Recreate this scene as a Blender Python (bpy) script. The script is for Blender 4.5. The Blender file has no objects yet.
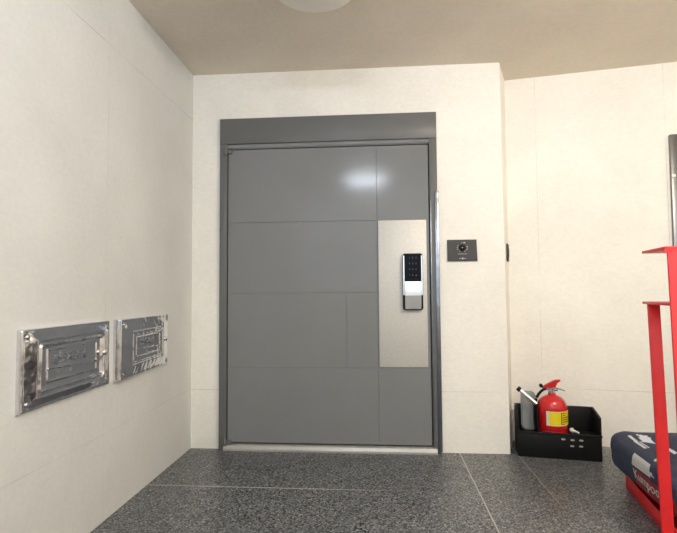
import bpy, bmesh, math, random
from mathutils import Vector, Matrix, noise
random.seed(7)
C = bpy.context.scene.collection
PI = math.pi

# ------------------------------------------------------------------ materials
def lin(r, g, b):
    f = lambda c: c/12.92 if c <= .04045 else ((c+.055)/1.055)**2.4
    return (f(r/255), f(g/255), f(b/255), 1)

class NT:
    def __init__(self, name):
        self.m = bpy.data.materials.new(name); self.m.use_nodes = True
        self.t = self.m.node_tree; self.n = self.t.nodes; self.l = self.t.links
        self.b = self.n['Principled BSDF']
    def new(self, t, **k):
        n = self.n.new(t)
        for a, v in k.items(): setattr(n, a, v)
        return n
    def put(self, sock, v):
        if hasattr(v, 'links') or hasattr(v, 'is_output'): self.l.new(v, sock)
        else: sock.default_value = v
    def math(self, op, a, b=0.0, c=None):
        n = self.new('ShaderNodeMath', operation=op)
        self.put(n.inputs[0], a); self.put(n.inputs[1], b)
        if c is not None: self.put(n.inputs[2], c)
        return n.outputs[0]
    def coord(self):
        return self.new('ShaderNodeTexCoord').outputs['Object']
    def noise(self, scale, detail=4, rough=.5, vec=None, out='Fac'):
        n = self.new('ShaderNodeTexNoise')
        n.inputs['Scale'].default_value = scale; n.inputs['Detail'].default_value = detail
        n.inputs['Roughness'].default_value = rough
        self.l.new(vec if vec is not None else self.coord(), n.inputs['Vector'])
        return n.outputs[out]
    def ramp(self, fac, stops):
        n = self.new('ShaderNodeValToRGB'); e = n.color_ramp.elements
        while len(e) < len(stops): e.new(.5)
        for q, (p, c) in zip(e, stops): q.position = p; q.color = c
        self.l.new(fac, n.inputs[0]); return n.outputs[0]
    def mix(self, fac, a, b, blend='MIX'):
        n = self.new('ShaderNodeMix', data_type='RGBA', blend_type=blend)
        self.put(n.inputs[0], fac); self.put(n.inputs[6], a); self.put(n.inputs[7], b)
        return n.outputs[2]
    def scaled(self, s):
        n = self.new('ShaderNodeMapping'); n.inputs['Scale'].default_value = s
        self.l.new(self.coord(), n.inputs['Vector']); return n.outputs[0]
    def bump(self, h, strength=.2, dist=.01):
        n = self.new('ShaderNodeBump'); n.inputs['Strength'].default_value = strength
        n.inputs['Distance'].default_value = dist
        self.l.new(h, n.inputs['Height']); self.l.new(n.outputs[0], self.b.inputs['Normal'])
    def set(self, **k):
        for a, v in k.items(): self.put(self.b.inputs[a.replace('_', ' ')], v)
        return self

def shade(c, k): return (c[0]*k, c[1]*k, c[2]*k, 1)

def mat(name, rgb, rough=.5, metal=0, var=.08, nscale=20, bump=0, spec=.5, coat=0):
    t = NT(name); c = lin(*rgb)
    f = t.noise(nscale)
    t.l.new(t.ramp(f, [(.3, shade(c, 1-var)), (.7, shade(c, 1+var))]), t.b.inputs['Base Color'])
    t.set(Roughness=rough, Metallic=metal)
    t.b.inputs['Specular IOR Level'].default_value = spec
    t.b.inputs['Coat Weight'].default_value = coat
    if bump: t.bump(t.noise(nscale*6), bump, .004)
    return t.m

def wall_mat(name, lines, rgb=(246, 241, 230), breaks=True):
    t = NT(name); c = lin(*rgb); co = t.coord()
    big = t.noise(1.7, 6, .62); fine = t.noise(38, 5, .7, t.scaled((1, 1, 1.6)))
    f = t.math('ADD', t.math('MULTIPLY', big, .6), t.math('MULTIPLY', fine, .4))
    col = t.ramp(f, [(.36, shade(c, .90)), (.5, shade(c, .97)), (.62, shade(c, 1.03))])
    tot = None
    for ax, v, wd, amt in lines:
        d = t.new('ShaderNodeVectorMath', operation='DOT_PRODUCT')
        t.l.new(co, d.inputs[0]); d.inputs[1].default_value = ax
        m = t.math('ABSOLUTE', t.math('SUBTRACT', d.outputs['Value'], v))
        m = t.math('MULTIPLY', t.math('LESS_THAN', m, wd), amt)
        tot = m if tot is None else t.math('MAXIMUM', tot, m)
    if tot is not None:
        worn = t.ramp(t.noise(3.1, 4), [(.35, (.15, .15, .15, 1)), (.6, (1, 1, 1, 1))])
        tot = t.math('MULTIPLY', tot, worn)
        col = t.mix(tot, col, shade(c, .45))
    t.l.new(col, t.b.inputs['Base Color'])
    t.set(Roughness=.62); t.b.inputs['Specular IOR Level'].default_value = .3
    t.bump(fine, .12, .003)
    return t.m

def metal_mat(name, rgb, rough, stretch=(1, 1, 1), amt=.1, wav=0, wscale=9, aniso=0):
    t = NT(name); c = lin(*rgb)
    f = t.noise(60, 6, .7, t.scaled(stretch))
    t.l.new(t.ramp(f, [(.3, shade(c, 1-amt)), (.7, shade(c, 1+amt))]), t.b.inputs['Base Color'])
    t.set(Metallic=1.0, Roughness=rough)
    t.b.inputs['Anisotropic'].default_value = aniso
    if wav: t.bump(t.noise(wscale, 2), wav, .02)
    return t.m

Z = (0, 0, 1)
M = {}
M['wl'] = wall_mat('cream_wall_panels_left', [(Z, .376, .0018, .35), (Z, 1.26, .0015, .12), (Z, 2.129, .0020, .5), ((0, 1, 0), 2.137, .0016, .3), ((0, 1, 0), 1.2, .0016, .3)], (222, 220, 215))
M['wf'] = wall_mat('cream_wall_panels_front', [(Z, .372, .0018, .4)])
RD = Vector((.98339, -.18149, 0)); RN = Vector((.18149, .98339, 0)); RB = Vector((.883, 3.446, 0))
rb = RB.dot(RD)
M['wr'] = wall_mat('cream_wall_panels_right', [(Z, .355, .0018, .5), (tuple(RD), rb+.184, .0016, .35), (tuple(RD), rb+.95, .002, .4)])
M['ws'] = wall_mat('cream_wall_panels_side', [(Z, .36, .0018, .4)])
M['ceil'] = wall_mat('tan_ceiling_paint', [], (232, 222, 205))

def granite():
    t = NT('dark_speckled_granite'); co = t.coord()
    v = t.new('ShaderNodeTexVoronoi'); v.inputs['Scale'].default_value = 165; t.l.new(co, v.inputs['Vector'])
    sp = t.new('ShaderNodeSeparateColor'); t.l.new(v.outputs['Color'], sp.inputs[0])
    n = t.noise(95, 5, .75)
    f = t.math('ADD', t.math('MULTIPLY', sp.outputs[0], .62), t.math('MULTIPLY', n, .40))
    col = t.ramp(f, [(.20, lin(8, 8, 10)), (.36, lin(36, 37, 39)), (.46, lin(92, 94, 97)), (.74, lin(120, 121, 122)), (.92, lin(206, 206, 203))])
    sx = t.new('ShaderNodeSeparateXYZ'); t.l.new(co, sx.inputs[0]); X, Y = sx.outputs[0], sx.outputs[1]
    line = lambda s, p, w: t.math('LESS_THAN', t.math('ABSOLUTE', t.math('SUBTRACT', s, p)), w)
    tot = t.math('MULTIPLY', line(X, .484, .0034), .85)
    a = t.math('MULTIPLY', line(Y, 2.56, .0048), t.math('LESS_THAN', X, .484))
    a = t.math('MULTIPLY', a, t.ramp(t.math('ADD', X, .3), [(0.0, (.85,)*3+(1,)), (.35, (.1,)*3+(1,))]))
    tot = t.math('MAXIMUM', tot, a)
    b = t.math('MULTIPLY', line(X, .829, .0028), .8)
    tot = t.math('MAXIMUM', tot, t.math('MULTIPLY', b, t.ramp(t.math('SUBTRACT', Y, 2.3), [(.05, (0, 0, 0, 1)), (.4, (1, 1, 1, 1))])))
    t.l.new(t.mix(tot, col, lin(176, 176, 170)), t.b.inputs['Base Color'])
    t.l.new(t.ramp(t.noise(4), [(.3, (.27,)*3+(1,)), (.7, (.4,)*3+(1,))]), t.b.inputs['Roughness'])
    t.b.inputs['Specular IOR Level'].default_value = .4
    return t.m
M['granite'] = granite()

def door_paint(name, rgb, rough):
    t = NT(name); c = lin(*rgb)
    f = t.noise(2.2, 5, .6)
    t.l.new(t.ramp(f, [(.3, shade(c, .96)), (.7, shade(c, 1.04))]), t.b.inputs['Base Color'])
    t.set(Roughness=rough); t.b.inputs['Anisotropic'].default_value = .0
    t.b.inputs['Specular IOR Level'].default_value = .2
    t.bump(t.noise(420, 2), .05, .001)
    return t.m
M['leaf'] = door_paint('grey_door_paint', (128, 129, 129), .13)
M['frame'] = door_paint('darker_grey_frame_paint', (108, 108, 106), .34)
M['gap'] = mat('dark_gap', (22, 22, 22), .8)
M['steel'] = mat('brushed_stainless', (206, 202, 194), .55, .35, var=.05, nscale=70)
M['trim_steel'] = metal_mat('bright_wrinkled_steel', (132, 136, 144), .3, (1, 1, 1), .1, .5, 8)
M['threshold'] = mat('worn_stainless_sill', (176, 174, 167), .35, .3, var=.06, nscale=30)
M['chrome'] = metal_mat('polished_embossed_steel', (222, 222, 226), .12, (1, 1, 1), .06, .25, 11)
M['chrome2'] = metal_mat('chrome_fittings', (215, 215, 215), .12)
M['letter'] = metal_mat('embossed_letter_steel', (176, 176, 182), .34)
M['black'] = mat('black_plastic', (11, 11, 11), .5, var=.15, spec=.3)
M['gloss'] = mat('black_glass', (9, 9, 11), .12, spec=.12)
M['silver'] = metal_mat('satin_silver', (232, 232, 230), .3)
M['silver2'] = mat('grey_silver_plastic', (168, 168, 166), .4)
M['digit'] = mat('dim_key_print', (92, 92, 92), .5)
M['mark'] = mat('pale_print', (180, 180, 178), .5)
M['inter'] = metal_mat('dark_grey_plate', (76, 74, 72), .55)
M['red'] = mat('red_steel_paint', (232, 44, 46), .42, var=.05)
M['exred'] = mat('red_gloss_paint', (196, 22, 26), .22, coat=.3, var=.05)
M['yellow'] = mat('yellow_label', (226, 204, 26), .45, var=.04)
M['labw'] = mat('white_label', (222, 218, 190), .5)
M['ink'] = mat('dark_label_ink', (72, 52, 22), .5)
M['white'] = mat('white_plastic', (226, 224, 216), .45, var=.03)
M['grey'] = mat('grey_plastic', (150, 152, 148), .5)
M['navy'] = mat('navy_fabric', (50, 58, 82), .75, var=.2, nscale=60, bump=.2)
M['bwhite'] = mat('white_bag_panel', (212, 211, 206), .6, var=.05)
M['bpale'] = mat('pale_blue_white_panel', (222, 226, 238), .4, var=.03)
M['bred'] = mat('dark_red_bag_band', (150, 46, 52), .6, var=.12)
M['lampw'] = mat('opal_lamp_cover', (246, 242, 232), .35, var=.02)
M['lampr'] = mat('grey_lamp_rim', (150, 142, 130), .5)
M['dgrey'] = metal_mat('grey_steel_door_frame', (120, 120, 120), .35)

# ------------------------------------------------------------------ mesh helpers
def B(): return bmesh.new()
def box(bm, x0, x1, y0, y1, z0, z1, bev=0, seg=2):
    vs = [bm.verts.new(p) for p in ((x0,y0,z0),(x1,y0,z0),(x1,y1,z0),(x0,y1,z0),(x0,y0,z1),(x1,y0,z1),(x1,y1,z1),(x0,y1,z1))]
    fs = [bm.faces.new([vs[i] for i in q]) for q in ((3,2,1,0),(4,5,6,7),(0,1,5,4),(1,2,6,5),(2,3,7,6),(3,0,4,7))]
    if bev:
        es = list({e for f in fs for e in f.edges})
        bmesh.ops.bevel(bm, geom=es, offset=bev, segments=seg, affect='EDGES', profile=.5)
    return bm
def prism(bm, pts, z0, z1):
    a = [bm.verts.new((x, y, z0)) for x, y in pts]; b = [bm.verts.new((x, y, z1)) for x, y in pts]
    n = len(pts)
    bm.faces.new(a[::-1]); bm.faces.new(b)
    for i in range(n): bm.faces.new((a[i], a[(i+1) % n], b[(i+1) % n], b[i]))
    bmesh.ops.recalc_face_normals(bm, faces=bm.faces[:]); return bm
def slab(bm, prof, axis, t0, t1):
    """closed 2D outline extruded along an axis ('x','y','z')"""
    mk = {'x': lambda p, t: (t, p[0], p[1]), 'y': lambda p, t: (p[0], t, p[1]), 'z': lambda p, t: (p[0], p[1], t)}[axis]
    a = [bm.verts.new(mk(p, t0)) for p in prof]; b = [bm.verts.new(mk(p, t1)) for p in prof]; n = len(prof)
    fs = [bm.faces.new(a), bm.faces.new(b[::-1])]
    for i in range(n): fs.append(bm.faces.new((a[i], b[i], b[(i+1) % n], a[(i+1) % n])))
    bmesh.ops.recalc_face_normals(bm, faces=fs); return bm
def rrect(w, h, r, cx=0, cy=0, n=6):
    out = []
    for sx, sy, a0 in ((1, 1, 0), (-1, 1, 90), (-1, -1, 180), (1, -1, 270)):
        for k in range(n+1):
            a = math.radians(a0+90*k/n)
            out.append((cx+sx*(w/2-r)+r*math.cos(a), cy+sy*(h/2-r)+r*math.sin(a)))
    return out
def lathe(bm, prof, n=48, center=(0, 0, 0), rot=None):
    rings = []
    for r, z in prof:
        ring = []
        for k in range(n):
            p = Vector((r*math.cos(2*PI*k/n), r*math.sin(2*PI*k/n), z))
            if rot: p = rot @ p
            ring.append(bm.verts.new(p+Vector(center)))
        rings.append(ring)
    for a, b in zip(rings, rings[1:]):
        for k in range(n): bm.faces.new((a[k], a[(k+1) % n], b[(k+1) % n], b[k]))
    bm.faces.new(rings[0][::-1]); bm.faces.new(rings[-1])
    return bm
def tube(bm, pts, r, n=12):
    pts = [Vector(p) for p in pts]; rings = []
    up = Vector((0, 0, 1))
    for i, p in enumerate(pts):
        t = (pts[min(i+1, len(pts)-1)]-pts[max(i-1, 0)]).normalized()
        a = t.cross(up if abs(t.z) < .95 else Vector((1, 0, 0))).normalized(); b = t.cross(a)
        rr = r[i] if isinstance(r, (list, tuple)) else r
        rings.append([bm.verts.new(p+rr*(math.cos(2*PI*k/n)*a+math.sin(2*PI*k/n)*b)) for k in range(n)])
    for a, b in zip(rings, rings[1:]):
        for k in range(n): bm.faces.new((a[k], a[(k+1) % n], b[(k+1) % n], b[k]))
    bm.faces.new(rings[0][::-1]); bm.faces.new(rings[-1])
    bmesh.ops.recalc_face_normals(bm, faces=bm.faces[:]); return bm
def spline(ctrl, n=40):
    P = [Vector(c) for c in ctrl]; P = [2*P[0]-P[1]]+P+[2*P[-1]-P[-2]]; out = []
    for i in range(n+1):
        s = i/n*(len(P)-3); k = min(int(s), len(P)-4); t = s-k; a, b, c, d = P[k:k+4]
        out.append(.5*((2*b)+(c-a)*t+(2*a-5*b+4*c-d)*t*t+(3*b-a-3*c+d)*t**3))
    return out
def obj(name, bm, m, parent=None, smooth=False, ang=40):
    me = bpy.data.meshes.new(name); bm.to_mesh(me); bm.free()
    for x in (m if isinstance(m, (list, tuple)) else [m]): me.materials.append(x)
    if smooth:
        me.polygons.foreach_set('use_smooth', [True]*len(me.polygons))
        me.set_sharp_from_angle(angle=math.radians(ang))
    o = bpy.data.objects.new(name, me); C.objects.link(o)
    if parent: o.parent = parent
    return o
def tag(o, label=None, cat=None, group=None, kind=None):
    for k, v in (('label', label), ('category', cat), ('group', group), ('kind', kind)):
        if v: o[k] = v
    return o
def empty(name, loc, label=None, cat=None, group=None, kind=None, rotz=0):
    o = bpy.data.objects.new(name, None); C.objects.link(o)
    o.location = loc; o.rotation_euler = (0, 0, rotz); o.empty_display_size = .1
    return tag(o, label, cat, group, kind)
def text_bm(s, size, extrude, mtx, bevel=0, align='CENTER'):
    cu = bpy.data.curves.new('lettering', 'FONT'); cu.body = s; cu.size = size; cu.extrude = extrude
    cu.align_x = align; cu.align_y = 'CENTER'; cu.bevel_depth = bevel; cu.resolution_u = 3
    t = bpy.data.objects.new('lettering', cu); C.objects.link(t)
    dg = bpy.context.evaluated_depsgraph_get(); me = bpy.data.meshes.new_from_object(t.evaluated_get(dg))
    bpy.data.objects.remove(t); bpy.data.curves.remove(cu)
    bm = B(); bm.from_mesh(me); bpy.data.meshes.remove(me)
    bm.transform(mtx); return bm

# ------------------------------------------------------------------ room shell
H = 2.432; D = 3.165; XL = -1.21
def struct(name, bm, m): return tag(obj(name, bm, m), kind='structure')
struct('floor', box(B(), -1.4, 2.6, -.92, 3.75, -.1, 0), M['granite'])
struct('ceiling', box(B(), -1.4, 2.6, -.92, 3.75, H, H+.1), M['ceil'])
struct('wall_left', box(B(), XL-.12, XL, -.92, D+.3, 0, H), M['wl'])
FL, FR, FT = -1.0215, .3728, 2.1243
bm = B()
box(bm, XL, FL, D, D+.3, 0, H)
box(bm, FL, FR, D, D+.3, FT, H)
prism(bm, [(FR, D), (.787, D), (.874, 3.446), (.874, 3.465), (FR, 3.465)], 0, H)
for v in bm.verts:
    if v.co.z > 1 and abs(v.co.x-.787) < 1e-4: v.co.x -= .012       # the corner leans a little, as in the photograph
struct('wall_front', bm, M['wf'])
p0 = RB-RD*.012; p1 = RB+RD*1.62
bm = prism(B(), [(p0.x, p0.y), (p1.x, p1.y), (p1.x+RN.x*.12, p1.y+RN.y*.12), (p0.x+RN.x*.12, p0.y+RN.y*.12)], 0, H)
struct('wall_right', bm, M['wr'])
struct('added_parapet', box(B(), XL, 2.48, -.92, -.8, 0, 1.0), M['ws'])  # unseen half wall added behind the camera to block low daylight
struct('wall_side', box(B(), 2.48, 2.6, -.92, 3.2, 0, H), M['ws'])

# ------------------------------------------------------------------ entrance door
door = empty('door_1', (0, D, 0), kind='structure')
LX0, LX1, LZ0, LZ1 = -.967, .318, .046, 1.918
yf = -.022                                       # frame face, proud of the wall
bm = B()
box(bm, FL, LX0-.006, yf, .12, 0, 1.957, .003)
box(bm, LX1+.006, FR, yf, .12, 0, 1.957, .003)
obj('frame', bm, M['frame'], door, True)
obj('transom_panel', box(B(), FL, FR, yf, .12, 1.957, FT, .003), M['frame'], door, True)
obj('stop_bead', slab(B(), [(yf+.012, 1.924), (yf+.004, 1.932), (yf+.004, 1.950), (yf+.012, 1.9565), (.1, 1.9565), (.1, 1.924)], 'x', LX0-.006, LX1+.006), M['leaf'], door)
obj('frame_backing', box(B(), LX0-.006, LX1+.006, .06, .12, 0, 1.924), M['gap'], door)
# leaf: one sheet whose pressed grooves are modelled as gaps between raised panels
px = [LX0, -.006, LX1]; leaf_y = -.012
bm = box(B(), LX0, LX1, leaf_y+.0035, .045, LZ0, LZ1)
g = .0009
rows = [LZ0, .517, .987, 1.442, LZ1]
for i in range(4):
    xs = [LX0, -.203, -.006, LX1] if i == 1 else [LX0, -.006, LX1]
    for j in range(len(xs)-1):
        if j == len(xs)-2 and i in (1, 2): 
            pass
        a = xs[j]+(g if j else 0); b = xs[j+1]-(g if j < len(xs)-2 else 0)
        box(bm, a, b, leaf_y, leaf_y+.006, rows[i]+(g*.6 if i else 0), rows[i+1]-(g*.6 if i < 3 else 0), .0014, 2)
leaf = obj('leaf', bm, M['leaf'], door)
sp = obj('lock_backplate', box(B(), .001, .301, leaf_y-.004, leaf_y+.001, .523, 1.441, .0015), M['steel'], door, True)
tag(sp, 'brushed stainless steel plate set into the door leaf')
obj('threshold', slab(B(), [(-.04, 0), (-.04, .012), (-.03, .030), (-.012, .036), (.06, .036), (.06, 0)], 'x', LX0-.02, LX1+.03), M['threshold'], door)
for z in (1.905, .05):
    bm = B()
    lathe(bm, [(.001, -.022), (.009, -.02), (.011, -.008), (.011, .012), (.009, .02), (.001, .022)], 16, (LX0-.012, yf-.010, z))
    box(bm, LX0-.012, LX0+.03, yf-.008, yf+.004, z-.012, z+.012, .003)
    obj('hinge', bm, M['frame'], door, True)
bm = B()
box(bm, LX1+.036, FR+.006, yf-.007, yf+.002, .01, 1.62, .003)
obj('edge_trim', bm, M['trim_steel'], door, True)
bm = B()
box(bm, LX1+.008, LX1+.013, yf-.003, yf+.002, .05, 1.56, .001)
obj('edge_strip', bm, M['trim_steel'], door, True)
# digital lock
lk = empty('digital_lock', (.2115, leaf_y-.004, 1.052)); lk.parent = door
tag(lk, 'tall push-pull digital lock with black keypad and silver cover')
def lkslab(w, h, r, y0, y1, cz=0, bev=.003, cx=0):
    bm = slab(B(), rrect(w, h, r, cx, cz), 'y', y0, y1)
    if bev:
        es = [e for e in bm.edges if all(abs(v.co.y-y0) < 1e-6 for v in e.verts)]
        bmesh.ops.bevel(bm, geom=es, offset=bev, segments=3, affect='EDGES')
    return bm
obj('body', lkslab(.124, .352, .016, -.030, .001), M['black'], lk, True)
for s in (-1, 1):
    obj('side_rail', lkslab(.008, .245, .003, -.034, -.028, .04, .001, s*.0555), M['silver'], lk, True)
kp = obj('keypad', lkslab(.098, .170, .006, -.037, -.028, .086, .002), M['gloss'], lk, True)
rx = Matrix.Rotation(PI/2, 4, 'X')
for r_, row in enumerate(('1 2 3', '4 5 6', '7 8 9', '* 0 #')):
    bm = text_bm(row.replace(' ', '   '), .015, .0002, Matrix.Translation((0, -.0374, .148-.036*r_)) @ rx)
    obj('key_digits', bm, M['digit'], kp)
# silver slide cover: convex, turning under at the bottom
prof = [(-.030, .001)]
prof += [(-.046, .001), (-.050, -.02), (-.051, -.06), (-.050, -.085)]
prof2 = [(-.050, -.085), (-.046, -.12), (-.040, -.150), (-.034, -.168), (-.026, -.168), (-.026, -.085)]
obj('slide_cover', slab(B(), [(y, z) for y, z in prof]+[(-.028, -.085)], 'x', -.049, .049), M['silver'], lk, True, 30)
obj('pull_handle', slab(B(), prof2, 'x', -.049, .049), M['silver2'], lk, True, 50)

# ------------------------------------------------------------------ wall fittings
ic = empty('door_intercom', (.521, D, 1.245), 'dark grey square intercom plate with round lens, right of the entrance door', 'intercom')
bm = slab(B(), [(-.0905, -.066), (.0925, -.066), (.088, .067), (-.0905, .067)], 'y', -.014, 0)
bmesh.ops.bevel(bm, geom=[e for e in bm.edges if all(v.co.y < -.013 for v in e.verts)], offset=.003, segments=2, affect='EDGES')
obj('plate', bm, M['inter'], ic, True)
rotx = Matrix.Rotation(PI/2, 3, 'X')
obj('lens_ring', lathe(B(), [(.021, 0), (.021, .004), (.018, .006), (.0125, .006), (.0115, .003)], 32, (0, -.014, .016), rotx), M['black'], ic, True)
obj('lens', lathe(B(), [(.0112, .0), (.0112, .004), (.007, .0065), (.002, .0072)], 24, (0, -.014, .016), rotx), M['gloss'], ic, True)
obj('lens_centre', lathe(B(), [(.004, .005), (.004, .0078), (.002, .008)], 16, (0, -.014, .016), rotx), M['mark'], ic)
for a in (150, 180, 205, 238, 300, 330, 355, 20):
    a = math.radians(a); cx, cz = .031*math.cos(a), .016+.025*math.sin(a)
    obj('ring_mark', box(B(), cx-.003, cx+.003, -.0148, -.0138, cz-.0022, cz+.0022), M['mark'], ic)
bm = B()
for x0, x1 in ((-.004, -.001), (.006, .019)): box(bm, x0, x1, -.0148, -.0138, .044, .050)
obj('top_print', bm, M['mark'], ic)
bm = B(); box(bm, -.028, .030, -.0146, -.0138, -.0245, -.0195)
obj('name_strip', bm, mat('pinkish_grey_strip', (138, 126, 130), .5), ic)
bm = B(); box(bm, -.020, .022, -.0148, -.0138, -.052, -.049); box(bm, -.0025, .0045, -.0149, -.0138, -.057, -.044)
obj('maker_mark', bm, M['mark'], ic)

# thin dark plate on the splayed corner face
wn = Vector((.281, -.087, 0)).normalized()
ang = math.atan2(.281, .087)
c = Vector((.787, D, 0)).lerp(Vector((.874, 3.446, 0)), .5)
wp = empty('switch_plate', (c.x, c.y, 1.237), 'narrow dark wall plate on the corner between front and right walls', 'wall plate', rotz=ang)
obj('plate', box(B(), -.055, .055, -.010, 0, -.056, .056, .003), M['inter'], wp, True)
obj('button', box(B(), -.02, .02, -.013, -.009, -.03, .03, .003), M['black'], wp, True)

# ------------------------------------------------------------------ embossed meter covers on the left wall
def sd_rrect(x, y, w, h, r):
    qx, qy = abs(x)-w/2+r, abs(y)-h/2+r
    return math.hypot(max(qx, 0), max(qy, 0))+min(max(qx, qy), 0)-r
def sm(a, b, x):
    t = min(1, max(0, (x-a)/(b-a))); return t*t*(3-2*t)
def cover(y0, y1, text, label, ridge, letter_off, seed, tilt):
    w, h = y1-y0, .28
    root = empty('meter_box_cover', (XL, (y0+y1)/2, .7345), label, 'wall cover', 'embossed steel covers on the left wall', rotz=PI/2)
    NX, NY = 200, 104; bm = B(); grid = []
    iw, ih = (w*.78, h*.72) if ridge else (w*.68, h*.60)                       # raised centre
    for j in range(NY+1):
        row = []
        for i in range(NX+1):
            x = (i/NX-.5)*w; z = (j/NY-.5)*h
            d = min(w/2-abs(x), h/2-abs(z))
            t = (.008 if ridge else .010)+.004*sm(0, .004, d)
            # mitred bevel rising from the flange to the centre panel
            fx = (w/2-abs(x)-.012)/((w-iw)/2-.012); fz = (h/2-abs(z)-.012)/((h-ih)/2-.012)
            t += .013*min(1, max(0, min(fx, fz)))
            s = sd_rrect(x, z, iw, ih, .03 if ridge else .008)
            t -= .007*(1-sm(-.010, -.002, s))
            t += (.009 if ridge else .004)*math.exp(-((s+.020)/.0065)**2)
            s2 = sd_rrect(x, z-.004, iw*.72, ih*.56, .004)
            t += .004*math.exp(-((s2)/.0032)**2)
            t += .0028*math.exp(-((z+.012+.03*x)/.003)**2)*(1 if s2 < 0 else 0)
            t += .003*math.exp(-((x+.02)/.0035)**2)*(1 if (-.045 < z < -.012) else 0)
            for sx in (-1, 1):
                for sz in (-1, 1):
                    q = math.hypot(x-sx*(w/2-.028), z-sz*(h/2-.026))
                    t += -.006*math.exp(-(q/.012)**2)
            t += (.0026 if ridge else .0013)*noise.noise(Vector((x*9, z*9, seed)))+.0007*noise.noise(Vector((x*34, z*34, seed+4)))
            t += .004+tilt*.17-tilt*x
            row.append(bm.verts.new((x, -t, z)))
        grid.append(row)
    for j in range(NY):
        for i in range(NX): bm.faces.new((grid[j][i], grid[j][i+1], grid[j+1][i+1], grid[j+1][i]))
    edge = [grid[0][i] for i in range(NX+1)]+[grid[j][NX] for j in range(1, NY+1)]+[grid[NY][i] for i in range(NX-1, -1, -1)]+[grid[j][0] for j in range(NY-1, 0, -1)]
    back = [bm.verts.new((v.co.x, 0, v.co.z)) for v in edge]
    n = len(edge)
    for k in range(n): bm.faces.new((edge[(k+1) % n], edge[k], back[k], back[(k+1) % n]))
    bm.faces.new(back[::-1])
    bmesh.ops.recalc_face_normals(bm, faces=bm.faces[:])
    obj('cover_plate', bm, M['chrome'], root, True, 55)
    for sx in (-1, 1):
        for sz in (-1, 1):
            bm = lathe(B(), [(.0085, 0), (.0085, .004), (.006, .0065), (.001, .007)], 20, (sx*(w/2-.028), -.014-tilt*.17+tilt*sx*(w/2-.028), sz*(h/2-.026)), rotx)
            box(bm, sx*(w/2-.028)-.006, sx*(w/2-.028)+.006, -.0215-tilt*.17+tilt*sx*(w/2-.028), -.0202-tilt*.17+tilt*sx*(w/2-.028), sz*(h/2-.026)-.0008, sz*(h/2-.026)+.0008)
            obj('screw', bm, M['chrome2'], root, True)
    kx = w*.375
    bm = lathe(B(), [(.016, 0), (.016, .005), (.013, .007), (.012, .014), (.009, .018), (.001, .019)], 28, (kx, -.020-tilt*.17+tilt*kx, .008), rotx)
    box(bm, kx-.003, kx+.003, -.042-tilt*.17+tilt*kx, -.036-tilt*.17+tilt*kx, -.004, .020, .001)
    obj('lock_knob', bm, M['chrome2'], root, True)
    bm = text_bm(text, .043, .0012, Matrix.Translation((letter_off, -.0248-tilt*.17+tilt*letter_off, .018)) @ Matrix.Rotation(tilt, 4, 'Z') @ rx @ Matrix.Diagonal((1.05, .92, 1, 1)))
    obj('embossed_lettering', bm, M['letter'], root)
    return root
cover(1.592, 2.150, '수도계량기', 'embossed polished steel wall cover nearer the camera, left of the pair, rounded inner ridge', True, -.02, 1.3, .008)
cover(2.206, 2.770, '양수기함', 'embossed polished steel wall cover nearer the door, right of the pair, square-cornered inner panel', False, -.01, 7.7, .045)

# ------------------------------------------------------------------ ceiling lamp
lp = empty('ceiling_lamp', (-.275, 2.165, H), 'round pale ceiling lamp with shallow domed cover, switched off, above the doorway', 'lamp')
obj('rim', lathe(B(), [(.218, 0), (.218, -.016), (.212, -.022), (.180, -.022)], 64), M['lampr'], lp, True)
obj('cover', lathe(B(), [(.190, -.018), (.196, -.045), (.194, -.068), (.182, -.085), (.15, -.096), (.08, -.103), (.01, -.105)], 64), M['lampw'], lp, True, 60)
bm = B(); box(bm, .032, .052, .188, .1975, -.072, -.062); box(bm, .012, .018, .190, .1985, -.072, -.064)
obj('rating_mark', bm, M['ink'], lp)

# ------------------------------------------------------------------ crate in the corner
ca = math.atan2(-.18, .983)
cr = empty('storage_crate', (.822, 3.128, 0), 'open black plastic crate in the corner, low front, high back, holding the extinguisher', 'crate', rotz=ca)
W, DP = .462, .205
bm = B()
box(bm, 0, W, 0, .012, .004, .150, .003)                                   # front
box(bm, .004, W-.004, DP-.012, DP, .004, .273, .004)                       # back
for x0 in (0, W-.012):
    hb = .272
    pr = [(.002, .004), (.002, .205 if x0 == 0 else .250), (.10 if x0 == 0 else .03, .272 if x0 == 0 else .256), (DP-.004, hb), (DP-.004, .004)]
    slab(bm, pr, 'x', x0, x0+.012)
box(bm, .005, W-.005, .005, DP-.005, .0, .012)
obj('shell', bm, M['black'], cr, True)
obj('inner_tray', box(B(), .012, W-.012, .012, DP-.012, .118, .126, .002), M['black'], cr)
obj('front_rim', box(B(), -.004, W+.004, -.005, .014, .139, .151, .004), M['black'], cr, True)
for x, z in ((.255, .118), (.305, .116), (.352, .117), (.302, .082), (.350, .083)):
    obj('slot', slab(B(), rrect(.022, .009, .0044, x, z), 'y', -.0022, .001), M['silver2'], cr)

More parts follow.
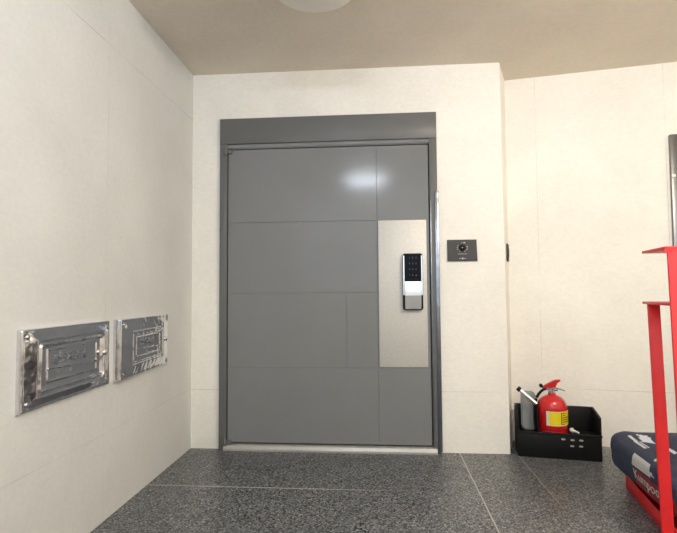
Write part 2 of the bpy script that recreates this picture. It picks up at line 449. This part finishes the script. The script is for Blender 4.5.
# fire extinguisher
R = .086
ex = empty('fire_extinguisher', (1.045, 3.177, .126), 'small red fire extinguisher with yellow label, standing in the black crate', 'fire extinguisher', rotz=-.22)
prof = [(.070, 0), (.077, .003), (.079, .012), (.079, .026), (.0775, .030), (.083, .033), (R, .040), (R, .145), (.085, .164), (.081, .182), (.072, .201), (.057, .217), (.038, .227), (.024, .231), (.022, .244), (.001, .244)]
obj('cylinder', lathe(B(), prof, 72), M['exred'], ex, True, 50)
def wrap(a0, a1, z0, z1, r, n=24):
    bm = B(); lo = []; hi = []; lo2 = []; hi2 = []
    for k in range(n+1):
        a = math.radians(a0+(a1-a0)*k/n)
        for L, rr, z in ((lo, r, z0), (hi, r, z1), (lo2, r-.002, z0), (hi2, r-.002, z1)):
            L.append(bm.verts.new((rr*math.cos(a), rr*math.sin(a), z)))
    for k in range(n):
        bm.faces.new((lo[k], lo[k+1], hi[k+1], hi[k])); bm.faces.new((hi2[k], hi2[k+1], lo2[k+1], lo2[k]))
        bm.faces.new((hi[k], hi[k+1], hi2[k+1], hi2[k])); bm.faces.new((lo2[k], lo2[k+1], lo[k+1], lo[k]))
    bm.faces.new((lo[0], hi[0], hi2[0], lo2[0])); bm.faces.new((lo[n], lo2[n], hi2[n], hi[n])); return bm
lab = obj('label_sheet', wrap(242, 358, .064, .148, R+.0008), M['labw'], ex, True)
obj('yellow_field', wrap(254, 357, .067, .145, R+.0013), M['yellow'], lab, True)
bm = B()
for q in range(6):
    z = .137-.0125*q; w0 = random.uniform(0, 4)
    t = wrap(303+w0, 303+w0+random.choice((12, 26, 40)), z-.0025, z+.0025, R+.0017, 8)
    me = bpy.data.meshes.new('t'); t.to_mesh(me); t.free(); bm.from_mesh(me); bpy.data.meshes.remove(me)
t = wrap(298, 301.5, .072, .142, R+.0017, 4); me = bpy.data.meshes.new('t'); t.to_mesh(me); t.free(); bm.from_mesh(me); bpy.data.meshes.remove(me)
obj('label_print', bm, M['ink'], lab)
bm = lathe(B(), [(.020, .240), (.020, .256), (.014, .258), (.014, .270), (.001, .271)], 24)
box(bm, -.03, .035, -.009, .009, .256, .273, .003)
obj('valve', bm, M['chrome2'], ex, True)
# squeeze levers: lower one steel, upper one red and raised to the right
obj('carry_lever', slab(B(), [(-.03, .262), (.02, .271), (.072, .258), (.074, .263), (.022, .279), (-.03, .271)], 'y', -.011, .011), M['chrome2'], ex)
bm = slab(B(), [(-.058, .271), (-.043, .287), (.004, .314), (.022, .322), (.048, .325), (.053, .321), (.032, .303), (.022, .279), (-.003, .271)], 'y', -.012, .012)
bmesh.ops.bevel(bm, geom=bm.edges[:], offset=.002, segments=2, affect='EDGES')
obj('squeeze_lever', bm, M['exred'], ex, True)
bm = lathe(B(), [(.011, -.014), (.011, .014)], 20, (-.060, 0, .284), Matrix.Rotation(PI/2, 3, 'X'))
obj('pressure_gauge', bm, M['black'], ex, True)
obj('hose', tube(B(), spline([(-.012, 0, .268), (-.045, -.004, .262), (-.080, -.008, .225), (-.0985, -.010, .16), (-.101, -.012, .09), (-.098, -.016, .03)], 36), .0085), M['black'], ex, True)

# grey container and silver tube standing at the crate's left end
def at(u, v, z=0):
    a = Vector((.822, 3.128, 0)); return a+Vector((math.cos(ca)*u-math.sin(ca)*v, math.sin(ca)*u+math.cos(ca)*v, z))
p = at(.080, .150)
gc = empty('grey_container', (p.x, p.y, .126), 'flat grey container at the left end of the black crate, behind the silver tube', 'container', rotz=ca)
bm = slab(B(), rrect(.088, .236, .03, 0, .118), 'y', -.022, .022)
bmesh.ops.bevel(bm, geom=[e for e in bm.edges if abs(e.verts[0].co.y-e.verts[1].co.y) < 1e-6], offset=.008, segments=3, affect='EDGES')
obj('body', bm, M['grey'], gc, True)
p = at(.03, .052)
st = empty('metal_tube', (p.x, p.y, .134), 'silver tube with black end leaning across the left end of the black crate', 'tube', rotz=ca)
a, b = Vector((-.004, .02, .248)), Vector((.088, .0, .172))
obj('pipe', tube(B(), [a, a.lerp(b, .5), b], .0115), M['silver'], st, True)
obj('end_cap', tube(B(), [a+(a-b).normalized()*.018, a+(b-a).normalized()*.004], .0145), M['black'], st, True)
obj('stand_leg', tube(B(), [b, b+Vector((.004, .002, -.05)), (.094, -.002, -.006)], .008), M['black'], st, True)
# small white odds and ends lying along the front edge
def bit(u, v, z, pts, r, label, cat, name):
    p = at(u, v); e = empty(name, (p.x, p.y, z), label, cat, rotz=ca)
    obj('shaft', tube(B(), pts, r), M['white'], e, True); return e
e = bit(.295, .02, .151, [(.016, .035, .012), (.02, .018, .006), (.032, -.004, .012), (.050, -.012, .006)], [.013, .011, .006, .003], 'white pointed nozzle lying in the crate right of the red extinguisher', 'nozzle', 'plastic_nozzle')
e = bit(.055, .035, .138, [(-.012, 0, .0), (.022, 0, .0)], .006, 'short white stick lying in the crate left of the extinguisher', 'stick', 'white_stick')

# ------------------------------------------------------------------ red stand at right
sa = math.atan2(-.155, .988); SO = Vector((1.064, 2.08, 0))
rs = empty('shelf_stand', SO, 'red steel stand with two stepped shelves on posts and a low tray on the floor', 'stand', rotz=sa)
def post(u, v, z1):
    bm = box(B(), u, u+.043, v, v+.014, 0, z1, .002)
    for q in bm.verts: q.co.x += .022*(1-q.co.z/z1)
    obj('post', bm, M['red'], rs, True)
post(0, 0, .938); post(.47, 0, .938); post(-.021, -.27, 1.136); post(.47, -.27, 1.136)
def shelf(u0, v0, v1, z):
    bm = box(B(), u0, .52, v0, v1, z, z+.010, .002)
    box(bm, u0, .52, v0, v0+.004, z-.012, z+.002)
    obj('shelf', bm, M['red'], rs, True)
shelf(-.006, -.246, .044, .938); shelf(-.03, -.27, -.045, 1.136)
bm = B(); u0, u1, v0, v1 = .074, .56, .0, .622
box(bm, u0, u1, v0, v1, .004, .010)
for q in ((u0, u0+.006, v0, v1), (u1-.006, u1, v0, v1), (u0, u1, v0, v0+.006), (u0, u1, v1-.006, v1)): box(bm, *q, .0, .062, .001)
obj('tray', bm, M['red'], rs, True)
for q in (.012, .484): obj('floor_rail', box(B(), q, q+.03, -.25, .002, .02, .05, .002), M['red'], rs, True)

# ------------------------------------------------------------------ soft bag in the tray
def inpoly(x, y, P):
    c = False; j = len(P)-1
    for i in range(len(P)):
        if (P[i][1] > y) != (P[j][1] > y) and x < (P[j][0]-P[i][0])*(y-P[i][1])/(P[j][1]-P[i][1])+P[i][0]: c = not c
        j = i
    return c
PANELS = {1: [[(.074,.236),(.050,.280),(.008,.290),(-.024,.278),(-.045,.258),(-.095,.238),(-.150,.222),(-.205,.200),(-.143,.196),(-.048,.188),(.035,.198),(.068,.212)],
              [(.2,.318),(.194,.332),(.013,.322),(.005,.301)], [(-.076,.299),(-.104,.318),(-.166,.288),(-.15,.278)]],
          2: [[(.193,.367),(.176,.406),(.074,.395),(.05,.328)], [(.022,.426),(-.011,.442),(-.094,.406),(-.051,.397)], [(.022,.426),(.155,.525),(.102,.496)]]}
bag = empty('sports_bag', SO+Matrix.Rotation(sa, 3, 'Z') @ Vector((.303, .372, .010)), 'padded navy bag with white swoosh panels and red lower band lying in the red tray', 'bag', rotz=sa+.085)
hu, hv, hz = .262, .335, .138
NU, NV = 220, 110; bm = B(); rings = []
spw = lambda v, e: math.copysign(abs(v)**e, v)
for j in range(1, NV):
    ph = -PI/2+PI*j/NV; row = []
    for i in range(NU):
        th = 2*PI*i/NU
        cx = spw(math.cos(ph), .28)
        x = hu*cx*spw(math.cos(th), .2); y = hv*cx*spw(math.sin(th), .2); z = hz*spw(math.sin(ph), .5)
        x += -.16*(z+.03) if x < 0 else 0
        tuck = sm(.03, .085, -z)
        if x < 0: x += .058*tuck*min(1, -x/.2)
        else: x *= .96
        if y > 0: y -= .095*tuck*min(1, y/.25)
        z *= 1-.10*(x/hu)**2*(1 if z > 0 else 0)
        nn = noise.noise(Vector((x*7, y*7, z*9)))*.011+noise.noise(Vector((x*22, y*18, z*26)))*.004
        if z < -.09: nn *= .2
        row.append(bm.verts.new(Vector((x, y, z+hz))*(1+0)+Vector((x/hu*nn, y/hv*nn, z/hz*nn))))
    rings.append(row)
for a, b in zip(rings, rings[1:]):
    for k in range(NU): bm.faces.new((a[k], a[(k+1) % NU], b[(k+1) % NU], b[k]))
bm.faces.new(rings[0][::-1]); bm.faces.new(rings[-1])
bm.normal_update()
names = ['navy', 'bwhite', 'bpale', 'bred']
for f in bm.faces:
    c = f.calc_center_median(); n = f.normal; k = 0
    if n.x < -.25 or n.z > .2:
        st_ = c.z+max(0, c.x+.27)                # distance up the side and on over the top
        if n.x < -.4 and .104+.05*(c.y+.1) < st_ < .180+.05*(c.y+.1) and c.y < .065: k = 3
        for idx, polys in PANELS.items():
            if any(inpoly(c.y, st_, P) for P in polys): k = idx
    f.material_index = k
from mathutils.bvhtree import BVHTree
tree = BVHTree.FromBMesh(bm)
bg = obj('padded_body', bm, [M[n] for n in names], bag, True, 80)
tm = Matrix(((0, 0, -1, -.40), (-1, 0, 0, -.112), (0, 1, 0, .148), (0, 0, 0, 1)))
bm = text_bm('Kumpoo', .062, .0006, tm @ Matrix.Rotation(-.05, 4, 'Z'))
for v in bm.verts:
    hit = tree.ray_cast(Vector((-.6, v.co.y, v.co.z)), Vector((1, 0, 0)))
    if hit[0]: v.co.x = hit[0].x-.0022-(.0008 if v.co.x < -.40 else 0)
obj('printed_lettering', bm, M['bwhite'], bag)

# ------------------------------------------------------------------ neighbouring door frame at the far right edge
d2 = empty('door_2', RB+RD*.965, kind='structure', rotz=math.atan2(-.18149, .98339))
bm = B()
box(bm, 0, .05, -.03, 0, 0, 1.962, .002); box(bm, .55, .60, -.03, 0, 0, 1.962, .002); box(bm, .05, .55, -.03, 0, 1.912, 1.962, .002)
obj('frame', bm, M['dgrey'], d2, True)
obj('leaf', box(B(), .05, .55, -.016, 0, .01, 1.912, .002), M['dgrey'], d2, True)
bm = lathe(B(), [(.011, 0), (.011, .006), (.001, .009)], 16, (.012, -.03, 1.70), rotx)  # white disc put in as the bright highlight on the frame
obj('painted_highlight', bm, M['white'], d2, True)

# ------------------------------------------------------------------ lights
def area(name, loc, target, sx, sy, power, col, shape='RECTANGLE'):
    L = bpy.data.lights.new(name, 'AREA'); L.shape = shape; L.size = sx; L.size_y = sy; L.energy = power; L.color = col
    o = bpy.data.objects.new(name, L); C.objects.link(o); o.location = loc
    o.rotation_euler = (Vector(target)-Vector(loc)).to_track_quat('-Z', 'Y').to_euler(); return o
po = area('daylight_opening', (.63, -.86, 1.71), (.63, 3, 1.71), 3.7, 1.44, 1, (1, 1, 1)); po.data.cycles.is_portal = True
area('ceiling_lamp_light', (-.142, .165, 2.36), (-.073, 3.165, 1.2), .54, .09, 14, (.80, .88, 1.0), 'ELLIPSE')
L = bpy.data.lights.new('added_warm_fill', 'POINT'); L.energy = 88; L.color = (1, .93, .81); L.shadow_soft_size = .16  # warm fill light added to brighten the upper walls, no known fixture
o = bpy.data.objects.new('added_warm_fill', L); C.objects.link(o); o.location = (1.35, 1.15, 2.25)
w = bpy.data.worlds.new('World'); bpy.context.scene.world = w; w.use_nodes = True
nt = w.node_tree; bgn = nt.nodes['Background']
tc = nt.nodes.new('ShaderNodeTexCoord'); sx = nt.nodes.new('ShaderNodeSeparateXYZ'); nt.links.new(tc.outputs['Generated'], sx.inputs[0])
rp = nt.nodes.new('ShaderNodeValToRGB'); nt.links.new(sx.outputs[2], rp.inputs[0])
e = rp.color_ramp.elements; e[0].position = 0; e[0].color = (.44, .56, .78, 1); e[1].position = .12; e[1].color = (.84, .92, 1, 1)
nt.links.new(rp.outputs[0], bgn.inputs[0]); bgn.inputs[1].default_value = 2.7

# ------------------------------------------------------------------ camera
yaw, pitch, roll = .0798, .0483, -.0069
cy, sy, cp, s_p = math.cos(yaw), math.sin(yaw), math.cos(pitch), math.sin(pitch)
fwd = Vector((-sy*cp, cy*cp, s_p)); right = Vector((cy, sy, 0)); up = right.cross(fwd)
r2 = math.cos(roll)*right+math.sin(roll)*up; u2 = -math.sin(roll)*right+math.cos(roll)*up
cam = bpy.data.cameras.new('camera'); cam.sensor_fit = 'HORIZONTAL'; cam.sensor_width = 36; cam.lens = 36*500/677; cam.clip_start = .02
co = bpy.data.objects.new('camera', cam); C.objects.link(co)
co.matrix_world = Matrix(((r2.x, u2.x, -fwd.x, 0), (r2.y, u2.y, -fwd.y, 0), (r2.z, u2.z, -fwd.z, 1.0), (0, 0, 0, 1)))
sc = bpy.context.scene; sc.camera = co
vs = sc.view_settings; vs.view_transform = 'Standard'; vs.look = 'None'; vs.gamma = 1; vs.exposure = -.12; vs.use_curve_mapping = False
